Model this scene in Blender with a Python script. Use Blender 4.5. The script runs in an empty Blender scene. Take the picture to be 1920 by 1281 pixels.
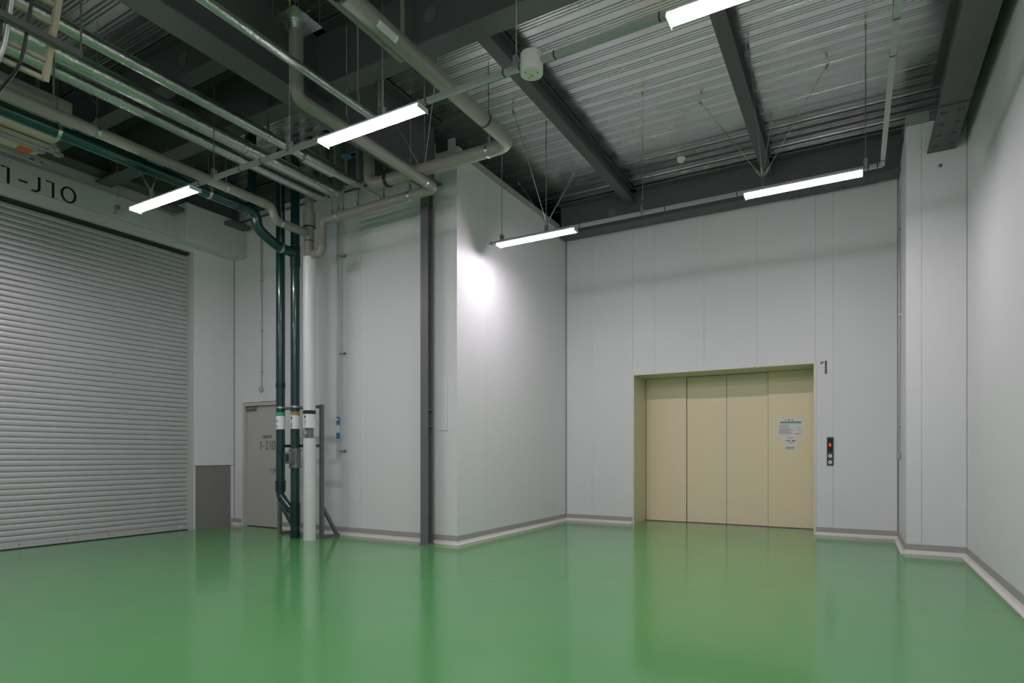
import bpy, bmesh, math, random
from mathutils import Vector as V, Matrix
random.seed(7)
sc = bpy.context.scene
COL = sc.collection
# ------------------------------------------------------------------ camera, world, exposure
FPX, HZ, CAMZ = 1132.0, 852.0, 1.25
TH = math.atan2(643, 1132)
cam = bpy.data.cameras.new('camera'); cam_o = bpy.data.objects.new('camera', cam); COL.objects.link(cam_o)
cam.sensor_width = 36; cam.lens = 36 * FPX / 1920; cam.shift_y = (HZ - 640.5) / 1920
cam.clip_start = .05; cam.clip_end = 100
cam_o.location = (0, 0, CAMZ); cam_o.rotation_euler = (math.pi / 2, 0, TH)
sc.camera = cam_o
world = bpy.data.worlds.new('world'); sc.world = world; world.use_nodes = True
world.node_tree.nodes['Background'].inputs[0].default_value = (0, 0, 0, 1)
vs = sc.view_settings
vs.view_transform = 'Standard'; vs.look = 'None'; vs.gamma = 1; vs.use_curve_mapping = False
vs.exposure = 1.27
LAMP = 29.5            # emission strength of the luminous diffusers

# pixel helpers: a pixel gives a direction, the distance comes from the plane the thing sits on
FW = V((-math.sin(TH), math.cos(TH), 0)); RT = V((math.cos(TH), math.sin(TH), 0))
CAM = V((0, 0, CAMZ))
def ray(x, y): return FW + RT * ((x - 960) / FPX) + V((0, 0, (HZ - y) / FPX))
def onz(x, y, z=0.0): d = ray(x, y); return CAM + d * ((z - CAMZ) / d.z)
def onX(x, y, X): d = ray(x, y); return CAM + d * (X / d.x)
def onY(x, y, Y): d = ray(x, y); return CAM + d * (Y / d.y)

# ------------------------------------------------------------------ materials
def mat(name, col, rough=.5, metal=0, noise=0, scale=6, bump=0, bscale=40, rnoise=0, emit=None, strength=0, coat=0, stretch=(1, 1, 1), spec=.5):
    m = bpy.data.materials.new(name); m.use_nodes = True
    nt = m.node_tree; b = nt.nodes['Principled BSDF']
    c = (*col, 1)
    b.inputs['Base Color'].default_value = c; b.inputs['Roughness'].default_value = rough
    b.inputs['Metallic'].default_value = metal; b.inputs['Specular IOR Level'].default_value = spec
    if coat: b.inputs['Coat Weight'].default_value = coat; b.inputs['Coat Roughness'].default_value = .05
    if emit: b.inputs['Emission Color'].default_value = (*emit, 1); b.inputs['Emission Strength'].default_value = strength
    if noise or bump or rnoise:
        tc = nt.nodes.new('ShaderNodeTexCoord'); mp = nt.nodes.new('ShaderNodeMapping')
        mp.inputs['Scale'].default_value = stretch
        nt.links.new(tc.outputs['Object'], mp.inputs['Vector'])
    if noise:
        n = nt.nodes.new('ShaderNodeTexNoise'); n.inputs['Scale'].default_value = scale; n.inputs['Detail'].default_value = 5
        r = nt.nodes.new('ShaderNodeMixRGB'); r.blend_type = 'MIX'
        r.inputs[1].default_value = tuple(max(0, v * (1 - noise)) for v in col) + (1,)
        r.inputs[2].default_value = tuple(min(1, v * (1 + noise)) for v in col) + (1,)
        nt.links.new(mp.outputs[0], n.inputs['Vector']); nt.links.new(n.outputs['Fac'], r.inputs[0]); nt.links.new(r.outputs[0], b.inputs['Base Color'])
    if rnoise:
        n = nt.nodes.new('ShaderNodeTexNoise'); n.inputs['Scale'].default_value = scale * .7; n.inputs['Detail'].default_value = 4
        mr = nt.nodes.new('ShaderNodeMapRange'); mr.inputs[3].default_value = max(.02, rough - rnoise); mr.inputs[4].default_value = rough + rnoise
        mr.inputs[1].default_value = .3; mr.inputs[2].default_value = .7
        nt.links.new(mp.outputs[0], n.inputs['Vector']); nt.links.new(n.outputs['Fac'], mr.inputs[0]); nt.links.new(mr.outputs[0], b.inputs['Roughness'])
    if bump:
        n = nt.nodes.new('ShaderNodeTexNoise'); n.inputs['Scale'].default_value = bscale; n.inputs['Detail'].default_value = 3
        bp = nt.nodes.new('ShaderNodeBump'); bp.inputs['Strength'].default_value = bump; bp.inputs['Distance'].default_value = .02
        nt.links.new(mp.outputs[0], n.inputs['Vector']); nt.links.new(n.outputs['Fac'], bp.inputs['Height']); nt.links.new(bp.outputs[0], b.inputs['Normal'])
    return m
M = {}
M['floor'] = mat('green_epoxy', (.092, .315, .098), .15, noise=.06, scale=1.2, bump=.02, bscale=3, coat=0, rnoise=.03, spec=.6)
M['panel'] = mat('white_panel', (.74, .74, .755), .38, noise=.012, scale=3, bump=.012, bscale=2.2, spec=.14)
M['plaster'] = mat('painted_board', (.62, .62, .62), .6, noise=.02, scale=4)
M['backing'] = mat('joint_sealant', (.60, .61, .61), .7, noise=.05, scale=10)
M['cap'] = mat('cap_strip', (.40, .40, .39), .5, noise=.06, scale=8)
M['base'] = mat('grey_base', (.36, .355, .33), .45, noise=.03, scale=8)
M['cove'] = mat('pale_cove', (.66, .64, .61), .4, noise=.03, scale=8)
M['deck'] = mat('galvanised_deck', (.74, .75, .75), .24, metal=1, noise=.10, scale=2.5, rnoise=.06, bump=.012, bscale=4, stretch=(.5, 2, 1))
M['steel'] = mat('primer_grey_steel', (.105, .105, .110), .55, noise=.08, scale=5)
M['post'] = mat('grey_painted_steel', (.15, .15, .16), .45, noise=.05, scale=5)
M['galv'] = mat('galvanised', (.55, .57, .57), .32, metal=1, noise=.1, scale=25, rnoise=.08)
M['galv_matt'] = mat('galvanised_matt', (.42, .44, .43), .5, metal=.6, noise=.08, scale=20)
M['lag'] = mat('foil_lagging', (.46, .49, .48), .30, metal=.9, noise=.08, scale=20, bump=.35, bscale=30)
M['beige'] = mat('beige_lining_pipe', (.265, .255, .225), .42, noise=.06, scale=10)
M['green'] = mat('dark_green_pipe', (.004, .045, .040), .22, noise=.08, scale=8, coat=.3)
M['greenfit'] = mat('green_fitting', (.006, .028, .03), .28, noise=.08, scale=8)
M['whitepipe'] = mat('white_lagging_cover', (.70, .71, .72), .38, noise=.02, scale=8)
M['black'] = mat('black_rubber', (.012, .012, .013), .5, noise=.1, scale=20)
M['ink'] = mat('black_ink', (.01, .01, .012), .6, noise=.05, scale=20)
M['greyink'] = mat('grey_letter', (.07, .07, .08), .5, noise=.05, scale=20)
M['red'] = mat('red_paint', (.45, .03, .015), .45, noise=.05, scale=20)
M['darkred'] = mat('dark_red_paint', (.10, .018, .018), .45, noise=.05, scale=20)
M['steelpipe'] = mat('plated_steel_pipe', (.50, .50, .51), .35, metal=.35, noise=.05, scale=20)
M['orange'] = mat('orange_sticker', (.65, .10, .02), .5, noise=.05, scale=20)
M['yellow'] = mat('yellow_tag', (.5, .42, .04), .5, noise=.05, scale=20)
M['blue'] = mat('blue_handle', (.02, .16, .36), .35, noise=.05, scale=20)
M['shutter'] = mat('shutter_slat', (.52, .52, .53), .40, metal=.25, noise=.03, scale=6)
M['shutdark'] = mat('shutter_slot', (.03, .032, .03), .7, noise=.05, scale=8)
M['doorgrey'] = mat('grey_door', (.50, .48, .455), .42, noise=.02, scale=5)
M['frame'] = mat('door_frame', (.52, .52, .50), .4, noise=.02, scale=5)
M['kick'] = mat('grey_mortar', (.225, .22, .215), .65, noise=.08, scale=5)
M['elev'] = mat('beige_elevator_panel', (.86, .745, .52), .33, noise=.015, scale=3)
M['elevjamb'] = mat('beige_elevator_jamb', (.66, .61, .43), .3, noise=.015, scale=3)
M['elevtrim'] = mat('cream_trim', (.72, .70, .58), .3, noise=.02, scale=5)
M['paper'] = mat('white_paper', (.80, .80, .82), .55, noise=.02, scale=20)
M['fade'] = mat('grey_print', (.30, .30, .31), .6, noise=.05, scale=40)
M['callbox'] = mat('dark_callbox', (.045, .045, .05), .3, noise=.05, scale=20)
M['screen'] = mat('black_screen', (.008, .008, .009), .12, noise=.05, scale=20)
M['button'] = mat('silver_button', (.72, .72, .72), .3, noise=.03, scale=20)
M['led'] = mat('red_led', (.8, .05, .03), .4, noise=.03, scale=20, emit=(1, .06, .03), strength=.8)
M['lamp'] = mat('lit_diffuser', (.9, .9, .9), .5, noise=.001, scale=2, emit=(1, .91, .985), strength=LAMP)
M['housing'] = mat('white_housing', (.62, .62, .62), .4, noise=.02, scale=10)
M['white'] = mat('white_plastic', (.74, .73, .70), .4, noise=.02, scale=10)
M['tray'] = mat('cream_tray', (.36, .34, .24), .5, noise=.05, scale=8)
M['unit'] = mat('cream_unit', (.46, .43, .33), .45, noise=.04, scale=6)
M['cable'] = mat('black_cable', (.01, .01, .01), .5, noise=.1, scale=20)
M['brown'] = mat('brown_duct', (.10, .085, .06), .5, noise=.08, scale=6)
M['band_green'] = mat('green_band', (.05, .36, .20), .4, noise=.03, scale=20)
M['band_tan'] = mat('tan_band', (.34, .26, .13), .4, noise=.03, scale=20)
M['valve'] = mat('grey_valve', (.20, .20, .205), .4, metal=.3, noise=.06, scale=20)

# ------------------------------------------------------------------ mesh builder
OFF = {}
def off(o):
    return OFF.get(o.name, V((0, 0, 0))) if o else V((0, 0, 0))
class MB:
    def __init__(s): s.v = []; s.f = []; s.sm = []
    def add(s, vs_, fs, smooth=False):
        n = len(s.v); s.v += [V(p) for p in vs_]
        for f in fs: s.f.append([i + n for i in f]); s.sm.append(smooth)
        return s
    def box(s, x0, x1, y0, y1, z0, z1, bev=0):
        if x0 > x1: x0, x1 = x1, x0
        if y0 > y1: y0, y1 = y1, y0
        if z0 > z1: z0, z1 = z1, z0
        if bev:
            bm = bmesh.new(); bmesh.ops.create_cube(bm, size=1)
            for v in bm.verts: v.co = V(((x0 + x1) / 2 + v.co.x * (x1 - x0), (y0 + y1) / 2 + v.co.y * (y1 - y0), (z0 + z1) / 2 + v.co.z * (z1 - z0)))
            bmesh.ops.bevel(bm, geom=bm.edges[:], offset=bev, segments=1, affect='EDGES', profile=.5)
            bm.verts.index_update()
            s.add([v.co.copy() for v in bm.verts], [[v.index for v in f.verts] for f in bm.faces]); bm.free(); return s
        return s.add([(x, y, z) for z in (z0, z1) for y in (y0, y1) for x in (x0, x1)],
                     [(0, 2, 3, 1), (4, 5, 7, 6), (0, 1, 5, 4), (2, 6, 7, 3), (0, 4, 6, 2), (1, 3, 7, 5)])
    def bar(s, a, b, w, h, up=V((0, 0, 1))):
        a, b = V(a), V(b); d = (b - a).normalized()
        if abs(d.dot(up)) > .95: up = V((0, 1, 0))
        r = d.cross(up).normalized(); u = r.cross(d)
        c = [(-w / 2, -h / 2), (w / 2, -h / 2), (w / 2, h / 2), (-w / 2, h / 2)]
        return s.add([p + r * i + u * j for p in (a, b) for i, j in c], [(3, 2, 1, 0), (4, 5, 6, 7)] + [(k, (k + 1) % 4, 4 + (k + 1) % 4, 4 + k) for k in range(4)])
    def cyl(s, a, b, r, n=16, r2=None, caps=True):
        a, b = V(a), V(b); d = (b - a).normalized(); r2 = r if r2 is None else r2
        t = V((0, 0, 1)) if abs(d.z) < .9 else V((1, 0, 0)); u = d.cross(t).normalized(); w = d.cross(u)
        ring = lambda p, R: [p + (u * math.cos(2 * math.pi * k / n) + w * math.sin(2 * math.pi * k / n)) * R for k in range(n)]
        base = len(s.v); s.add(ring(a, r) + ring(b, r2), [(k, (k + 1) % n, n + (k + 1) % n, n + k) for k in range(n)], True)
        if caps:
            s.f.append([base + k for k in range(n)][::-1]); s.sm.append(False)
            s.f.append([base + n + k for k in range(n)]); s.sm.append(False)
        return s
    def tube(s, pts, r, fil=.1, n=14, caps=True):
        pts = [V(p) for p in pts]; path = [pts[0]]
        for i in range(1, len(pts) - 1):
            a, p, b = pts[i - 1], pts[i], pts[i + 1]
            d1 = (a - p); d2 = (b - p); l = min(fil, d1.length * .49, d2.length * .49)
            A = p + d1.normalized() * l; B = p + d2.normalized() * l
            for k in range(7):
                t = k / 6; path.append(A * (1 - t) ** 2 + p * 2 * t * (1 - t) + B * t * t)
        path.append(pts[-1])
        base = len(s.v); N = len(path); rings = []; u = None
        for i, p in enumerate(path):
            d = (path[min(i + 1, N - 1)] - path[max(i - 1, 0)]).normalized()
            if u is None:
                t = V((0, 0, 1)) if abs(d.z) < .9 else V((1, 0, 0)); u = d.cross(t).normalized()
            else: u = (u - d * u.dot(d)).normalized()
            w = d.cross(u)
            rings += [p + (u * math.cos(2 * math.pi * k / n) + w * math.sin(2 * math.pi * k / n)) * r for k in range(n)]
        s.add(rings, [(i * n + k, i * n + (k + 1) % n, (i + 1) * n + (k + 1) % n, (i + 1) * n + k) for i in range(N - 1) for k in range(n)], True)
        if caps:
            s.f.append([base + k for k in range(n)][::-1]); s.sm.append(False)
            s.f.append([base + (N - 1) * n + k for k in range(n)]); s.sm.append(False)
        return s
    def poly(s, pts, dvec):
        """flat polygon extruded by dvec"""
        n = len(pts); dvec = V(dvec)
        return s.add([V(p) for p in pts] + [V(p) + dvec for p in pts], [list(range(n))[::-1], list(range(n, 2 * n))] + [(k, (k + 1) % n, n + (k + 1) % n, n + k) for k in range(n)])
    def mesh(s, name, m, o=V((0, 0, 0))):
        me = bpy.data.meshes.new(name); me.from_pydata([v - o for v in s.v], [], s.f)
        me.polygons.foreach_set('use_smooth', s.sm); me.materials.append(M[m] if isinstance(m, str) else m)
        bm = bmesh.new(); bm.from_mesh(me); bmesh.ops.recalc_face_normals(bm, faces=bm.faces[:]); bm.to_mesh(me); bm.free()
        me.set_sharp_from_angle(angle=math.radians(38)); me.update(); return me
    def build(s, name, m, parent=None):
        if parent is None:
            mn = V([min(v[i] for v in s.v) for i in range(3)]); mx = V([max(v[i] for v in s.v) for i in range(3)])
            o_ = V(((mn.x + mx.x) / 2, (mn.y + mx.y) / 2, mn.z))
        else: o_ = off(parent)
        ob = bpy.data.objects.new(name, s.mesh(name, m, o_)); COL.objects.link(ob)
        if parent is None: ob.location = o_
        else: ob.parent = parent
        OFF[ob.name] = o_
        return ob
def thing(name, loc, label, cat, group=None):
    o = bpy.data.objects.new(name, None); COL.objects.link(o); o.empty_display_size = .1
    o.location = loc; OFF[o.name] = V(loc)
    return tag(o, label, cat, group)
def tag(o, label, cat, group=None):
    o['label'] = label; o['category'] = cat
    if group: o['group'] = group
    return o
def struct(o, label=None, cat=None):
    o['kind'] = 'structure'
    if label: o['label'] = label
    if cat: o['category'] = cat
    return o
def BX(name, m, parent, *a, **k): return MB().box(*a, **k).build(name, m, parent)
def text_mesh(name, txt, size, origin, u, v, m, parent, thick=.0015, align='LEFT', cx=1.0):
    cu = bpy.data.curves.new(name, 'FONT'); cu.body = txt; cu.size = size; cu.align_x = align; cu.resolution_u = 2
    to = bpy.data.objects.new(name + '_tmp', cu); COL.objects.link(to)
    dg = bpy.context.evaluated_depsgraph_get(); dg.update()
    me0 = bpy.data.meshes.new_from_object(to.evaluated_get(dg))
    u, v = V(u), V(v); n = u.cross(v)
    b = MB(); b.add([V(origin) + u * (p.co.x * cx) + v * p.co.y + n * thick for p in me0.vertices], [list(f.vertices) for f in me0.polygons])
    bpy.data.objects.remove(to); bpy.data.curves.remove(cu); bpy.data.meshes.remove(me0)
    if not b.v: return None
    return b.build(name, m, parent)
def strokes(name, lines, w, origin, u, v, m, parent, t=.004, wh=None):
    """lettering: thick polylines in the u,v plane; w = stroke width of uprights, wh of level strokes"""
    u, v = V(u), V(v); n = u.cross(v); b = MB(); wh = wh or w
    for ln in lines:
        L = []; R = []
        for i, p in enumerate(ln):
            a = ln[max(i - 1, 0)]; c = ln[min(i + 1, len(ln) - 1)]
            if len(ln) > 2 and ln[0] == ln[-1]:
                if i == 0: a = ln[-2]
                if i == len(ln) - 1: c = ln[1]
            dx, dy = c[0] - a[0], c[1] - a[1]; l = math.hypot(dx, dy) or 1
            nx, ny = -dy / l, dx / l
            L.append((p[0] + nx * w / 2, p[1] + ny * wh / 2)); R.append((p[0] - nx * w / 2, p[1] - ny * wh / 2))
        P = lambda q, h: V(origin) + u * q[0] + v * q[1] + n * h
        k = len(ln)
        vv = [P(q, t) for q in L] + [P(q, t) for q in R] + [P(q, 0) for q in L] + [P(q, 0) for q in R]
        ff = []
        for i in range(k - 1):
            ff += [(i, i + 1, k + i + 1, k + i), (2 * k + i, i, i + 1, 2 * k + i + 1)[::1], (k + i, k + i + 1, 3 * k + i + 1, 3 * k + i)]
        b.add(vv, ff)
    return b.build(name, m, parent)
def ell(cx, cy, rx, ry, n=28, a0=0, a1=2 * math.pi):
    return [(cx + rx * math.cos(a0 + (a1 - a0) * k / n), cy + ry * math.sin(a0 + (a1 - a0) * k / n)) for k in range(n)] + [(cx + rx * math.cos(a1), cy + ry * math.sin(a1))] if a1 - a0 < 6.28 else \
           [(cx + rx * math.cos(2 * math.pi * k / n), cy + ry * math.sin(2 * math.pi * k / n)) for k in range(n)] + [(cx + rx, cy)]

# ------------------------------------------------------------------ main dimensions (metres)
XR, XL = 1.18, -9.55          # right wall, shutter wall
YB, YM = 10.47, 6.86          # elevator wall, door wall
XS = -4.77                    # side wall of the enclosed room
YP, XP = 9.07, .56            # pier front and side
YR = -4.5                     # wall behind the camera
ZD = 5.83                     # underside of the metal deck

# ------------------------------------------------------------------ floor
fl = struct(BX('floor', 'floor', None, XL - .3, XR + .3, YR - .3, 11.6, -.15, 0), 'glossy green epoxy floor of the loading hall', 'floor')

# ------------------------------------------------------------------ walls: backing plus separate panels
def wall(name, label, boxes):
    b = MB()
    for q in boxes: b.box(*q)
    return struct(b.build(name, 'backing', None), label, 'wall')
G = .0008
def panel(par, x0, x1, y0, y1, z0, z1, m='panel'):
    return BX('panel', m, par, x0, x1, y0, y1, z0, z1, bev=.0015)
EX0, EX1, EZ, EY = -3.44, -.55, 2.665, 11.19
T = .04
# back wall with the lift opening
wb = wall('wall_back', 'white panelled wall around the beige goods lift', [(XS - .1, EX0 - .02, YB + T, YB + T + .12, 0, ZD), (EX1 + .02, 1.3, YB + T, YB + T + .12, 0, ZD), (EX0 - .02, EX1 + .02, YB + T, YB + T + .12, EZ + .02, ZD)])
for a, b in ((XS + .02, -4.24), (-4.24, -3.46)): panel(wb, a + G, b - G, YB, YB + T + .002, .0, ZD - .005)
for a, b in ((-3.46, -3.06), (-3.06, -2.217), (-2.217, -1.375), (-1.375, -.533)): panel(wb, a + G, b - G, YB, YB + T + .002, EZ + .022, ZD - .005)
for a, b in ((-.533, -.29), (-.29, XP - .02)): panel(wb, a + G, b - G, YB, YB + T + .002, .0, ZD - .005)
# enclosed room: side wall
ws = wall('wall_side', 'white panelled side wall of the enclosed room', [(XS - .14, XS - T, YM + .02, YB + .1, 0, 5.40)])
for a, b in ((YM + .03, 7.611), (7.611, 8.754), (8.754, 9.886), (9.886, YB - .002)): panel(ws, XS - T - .002, XS, a + G, b - G, 0, 5.40)
BX('corner_angle', 'panel', ws, XS - .02, XS + .003, YM - .003, YM + .05, .12, 5.40)
# door wall
DX0, DX1, DZ = -9.30, -8.36, 2.14
wm = wall('wall_middle', 'white panelled wall behind the drain pipes', [(XL - .1, DX0, YM + T, YM + .14, 0, 5.9), (DX1, XS - .02, YM + T, YM + .14, 0, 5.40), (DX0, DX1, YM + T, YM + .14, DZ, 5.40)])
panel(wm, XL + .01, DX0 - G, YM, YM + T + .002, 0, 5.30)
panel(wm, DX0, DX1, YM, YM + T + .002, DZ + .01, 5.30)
for a, b in ((DX1, -7.70), (-7.70, -6.55), (-6.55, -5.40), (-5.40, -5.16), (-5.16, XS)): panel(wm, a + G, b - G, YM, YM + T + .002, 0, 5.30 if a < -5.2 else 5.40)
BX('upper_closure', 'cap', wm, -5.16, -4.82, YM + .004, YM + .04, 5.402, 5.63)
# enclosed room's roof
struct(BX('roof_panel', 'panel', None, -9.4, XS - .06, YM + .05, YB + .05, 5.405, 5.44), 'flat white roof panel of the enclosed room', 'roof')
# cap angle on top of the side wall
cap = MB().box(XS - .10, XS + .012, YM, YB - .3, 5.40, 5.50)
for k in range(9): cap.cyl((XS + .010, YM + .25 + k * .36, 5.45), (XS + .02, YM + .25 + k * .36, 5.45), .012, 8)
struct(cap.build('trim_1', 'cap', None), 'grey capping angle along the top of the side wall', 'trim')
# pier in the right-hand corner
wp = wall('wall_corner', 'white boxed-in column pier in the right corner', [(XP + T, XR + .1, YP + T, YB + .1, 0, 5.36)])
panel(wp, XP + .003, .723 - G, YP, YP + T + .002, 0, 5.38); panel(wp, .723 + G, XR - .003, YP, YP + T + .002, 0, 5.38)
panel(wp, XP, XP + T + .002, YP + .003, 9.86, 0, 5.38); panel(wp, XP, XP + T + .002, 9.866, YB - .003, 0, 5.38)
BX('cap_flashing', 'galv_matt', wp, XP - .004, .80, YP - .004, YP + .3, 5.382, 5.52)
# right wall
wr = wall('wall_right', 'long white panelled wall on the right', [(XR + T, XR + .16, YR, YB + .2, 0, ZD)])
ys = [YP - .0, 5.85, 4.2, 2.6, .45, -1.7, YR]
for a, b in zip(ys[1:], ys[:-1]): panel(wr, XR, XR + T + .002, a + G, b - G, 0, ZD - .01)
# left (shutter) wall
SY0, SY1, SZ = 1.77, 6.04, 4.575
wl = wall('wall_left', 'white wall holding the roller shutter', [(XL - .16, XL - T, SY1 + .05, YM + .1, 0, ZD), (XL - .16, XL - T, YR, SY0 - .05, 0, ZD), (XL - .16, XL - T, SY0 - .05, SY1 + .05, SZ + .05, ZD)])
panel(wl, XL - T - .002, XL, SY1 + .06, YM - .003, 1.06, 5.30)
panel(wl, XL - T - .002, XL, SY1 + .06, SY1 + .10, 0, 1.055); panel(wl, XL - T - .002, XL, 6.80, YM - .003, 0, 1.055)
BX('dado_panel', 'kick', wl, XL - T - .002, XL - .012, SY1 + .105, 6.795, 0, 1.05)
BX('lintel_panel', 'plaster', wl, XL - T - .002, XL + .05, SY0 - .05, 5.62, SZ + .17, 5.08)
BX('lintel_panel', 'plaster', wl, XL - T - .002, XL + .035, SY0 - .05, SY1 + .06, SZ + .02, SZ + .165)
BX('lintel_panel', 'plaster', wl, XL - T - .002, XL + .035, 5.625, SY1 + .06, SZ + .17, 5.08)
panel(wl, XL - T - .002, XL, -.6, SY0 - .055, 0, 5.30); panel(wl, XL - T - .002, XL, YR, -.606, 0, 5.30)
blk = BX('bulkhead', 'plaster', wl, XL - .001, -9.21, 5.77, YM - .001, 4.66, 5.25, bev=.006)
# rear wall behind the camera
struct(BX('wall_rear', 'panel', None, XL - .16, XR + .16, YR - .14, YR, 0, ZD), 'plain white wall behind the viewpoint', 'wall')

# ------------------------------------------------------------------ baseboards (grey cove with a pale toe strip)
def skirting(name, label, path, nrm):
    """path: list of xy along the wall foot (wall face), nrm: list of outward normals per segment; mitred by simple overlap"""
    prof_b = [(0, .125), (.010, .122), (.016, .05), (0, .05)]
    prof_c = [(0, .05), (.017, .05), (.028, .022), (.062, .006), (.062, .0), (0, 0)]
    objs = []
    for prof, nm, mt in ((prof_b, 'face_strip', 'base'), (prof_c, 'toe_strip', 'cove')):
        b = MB(); pts = []
        n = len(path)
        for i, p in enumerate(path):
            if i == 0: m_ = V(nrm[0])
            elif i == n - 1: m_ = V(nrm[-1])
            else: m_ = V(nrm[i - 1]) + V(nrm[i])
            pts.append((V((*p, 0)), m_))
        k = len(prof)
        vv = [p + V((m_.x, m_.y, 0)) * d + V((0, 0, z)) for p, m_ in pts for d, z in prof]
        ff = [(i * k + j, i * k + (j + 1) % k, (i + 1) * k + (j + 1) % k, (i + 1) * k + j) for i in range(n - 1) for j in range(k)]
        ff += [list(range(k)), list(range((n - 1) * k, n * k))]
        b.add(vv, ff); objs.append((b, nm, mt))
    root = objs[0][0].build(name, objs[0][2], None); struct(root, label, 'baseboard')
    objs[1][0].build(objs[1][1], objs[1][2], root)
skirting('baseboard_middle', 'grey skirting with pale toe from the grey door round the room corner', [(DX1 + .06, YM), (XS, YM), (XS, YB), (EX0 - .02, YB)], [(0, -1, 0), (1, 0, 0), (0, -1, 0)])
skirting('baseboard_right', 'grey skirting with pale toe right of the lift along the pier', [(EX1 + .02, YB), (XP, YB), (XP, YP), (XR, YP), (XR, YR)], [(0, -1, 0), (-1, 0, 0), (0, -1, 0), (-1, 0, 0)])
skirting('baseboard_left', 'short skirting beside the grey door frame', [(XL, 6.80), (XL, YM), (DX0 - .05, YM)], [(1, 0, 0), (0, -1, 0)])

# ------------------------------------------------------------------ roller shutter (door_1)
d1 = bpy.data.objects.new('door_1', None); COL.objects.link(d1); d1.location = (XL, (SY0 + SY1) / 2, 0); OFF[d1.name] = V(d1.location)
struct(d1, 'wide grey slatted roller shutter', 'shutter')
PIT = .0765; NS = int((SZ - .10) / PIT)
prof = [(.000, .000), (.012, .004), (.016, .014), (.016, .060), (.011, .070), (.000, .0745)]
sm = MB(); k = len(prof)
for y in (SY0 + .02, SY1 - .005):
    pass
sv = [(XL - .075 + d, y, z) for y in (SY0 + .02, SY1 - .005) for d, z in prof + [(-.008, .0765), (-.008, 0)]]
kk = len(prof) + 2
sm.add(sv, [(j, (j + 1) % kk, kk + (j + 1) % kk, kk + j) for j in range(kk)] + [list(range(kk)), list(range(kk, 2 * kk))])
sm_mesh = sm.mesh('slat', 'shutter', V(d1.location))
for i in range(NS):
    o = bpy.data.objects.new('slat', sm_mesh); COL.objects.link(o); o.parent = d1; o.location = (0, 0, .10 + i * PIT)
bb = MB().box(XL - .095, XL - .045, SY0 + .02, SY1 - .005, .012, .098, bev=.004).build('bottom_bar', 'shutter', d1)
bo = MB()
for q in range(7): bo.cyl((XL - .046, SY0 + .3 + q * .55, .06), (XL - .040, SY0 + .3 + q * .55, .06), .007, 8)
bo.build('bolt', 'shutdark', bb)
BX('lock_label', 'paper', bb, XL - .0455, XL - .0435, SY1 - .16, SY1 - .10, .05, .07)
BX('rubber_seal', 'black', d1, XL - .085, XL - .055, SY0 + .02, SY1 - .005, 0, .013)
for nm, y0, y1 in (('guide_rail', SY1 - .006, SY1 + .055), ('guide_rail', SY0 - .05, SY0 + .022)): BX(nm, 'frame', d1, XL - .11, XL + .012, y0, y1, 0, SZ + .02)
BX('head_slot', 'shutdark', d1, XL - .11, XL + .004, SY0, SY1, SZ - .035, SZ + .019)
BX('head_edge', 'frame', d1, XL - .02, XL + .03, SY0 - .05, SY1 + .055, SZ + .002, SZ + .02)
# lettering on the lintel: 1-J10
Hh = .215
LET = strokes('lettering', [[(.00, Hh * .94), (.078, Hh * .94), (.078, 0)], [(.185, Hh * .42), (.285, Hh * .42)],
    [(.418, Hh), (.418, .065)] + ell(.360, .065, .058, .055, 10, 0, -math.pi * .68)[1:], [(.495, Hh * .94), (.578, Hh * .94), (.578, 0)], ell(.765, Hh * .5, .082, Hh * .47)],
    .030, (XL + .05, 3.485, 4.745), (0, 1, 0), (0, 0, 1), 'ink', d1, wh=.022)

# ------------------------------------------------------------------ grey steel door (door_2)
d2 = bpy.data.objects.new('door_2', None); COL.objects.link(d2); d2.location = ((DX0 + DX1) / 2, YM, 0); OFF[d2.name] = V(d2.location)
struct(d2, 'grey steel door lettered 1-I10 behind the green pipes', 'door')
fr = MB().box(DX0 - .005, DX0 + .055, YM - .012, YM + .10, 0, DZ).box(DX1 - .055, DX1 + .005, YM - .012, YM + .10, 0, DZ).box(DX0 + .055, DX1 - .055, YM - .012, YM + .10, DZ - .055, DZ)
fr.build('door_frame', 'frame', d2)
leaf = BX('door_leaf', 'doorgrey', d2, DX0 + .06, DX1 - .06, YM + .035, YM + .075, .012, DZ - .06)
cl = BX('door_closer', 'valve', d2, DX0 + .07, DX0 + .31, YM - .012, YM + .035, DZ - .13, DZ - .07, bev=.008)
MB().bar((DX0 + .27, YM + .01, DZ - .065), (DX0 + .10, YM + .02, DZ - .058), .02, .008).build('closer_arm', 'valve', cl)
kn = MB().cyl((DX1 - .13, YM + .035, 1.0), (DX1 - .13, YM - .02, 1.0), .012, 10).bar((DX1 - .13, YM - .02, 1.0), (DX1 - .25, YM - .02, 1.0), .016, .018).build('lever_handle', 'galv', d2)
p0 = onY(487, 843, YM + .034); h_ = .135
s1 = [[(.0, h_ * .82), (.035, h_), (.035, 0)], [(.085, h_ * .42), (.125, h_ * .42)], [(.185, 0), (.185, h_)], [(.165, h_ * .98), (.205, h_ * .98)], [(.165, h_ * .02), (.205, h_ * .02)],
      [(.24, h_ * .82), (.275, h_), (.275, 0)], ell(.355, h_ * .5, .032, h_ * .5)]
strokes('lettering', s1, .013, (p0.x, YM + .0345, p0.z), (1, 0, 0), (0, 0, 1), 'ink', leaf, t=.001)
text_mesh('lettering', '自動倉庫', .062, (p0.x + .065, YM + .0345, p0.z + .195), (1, 0, 0), (0, 0, 1), 'greyink', leaf)

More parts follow.
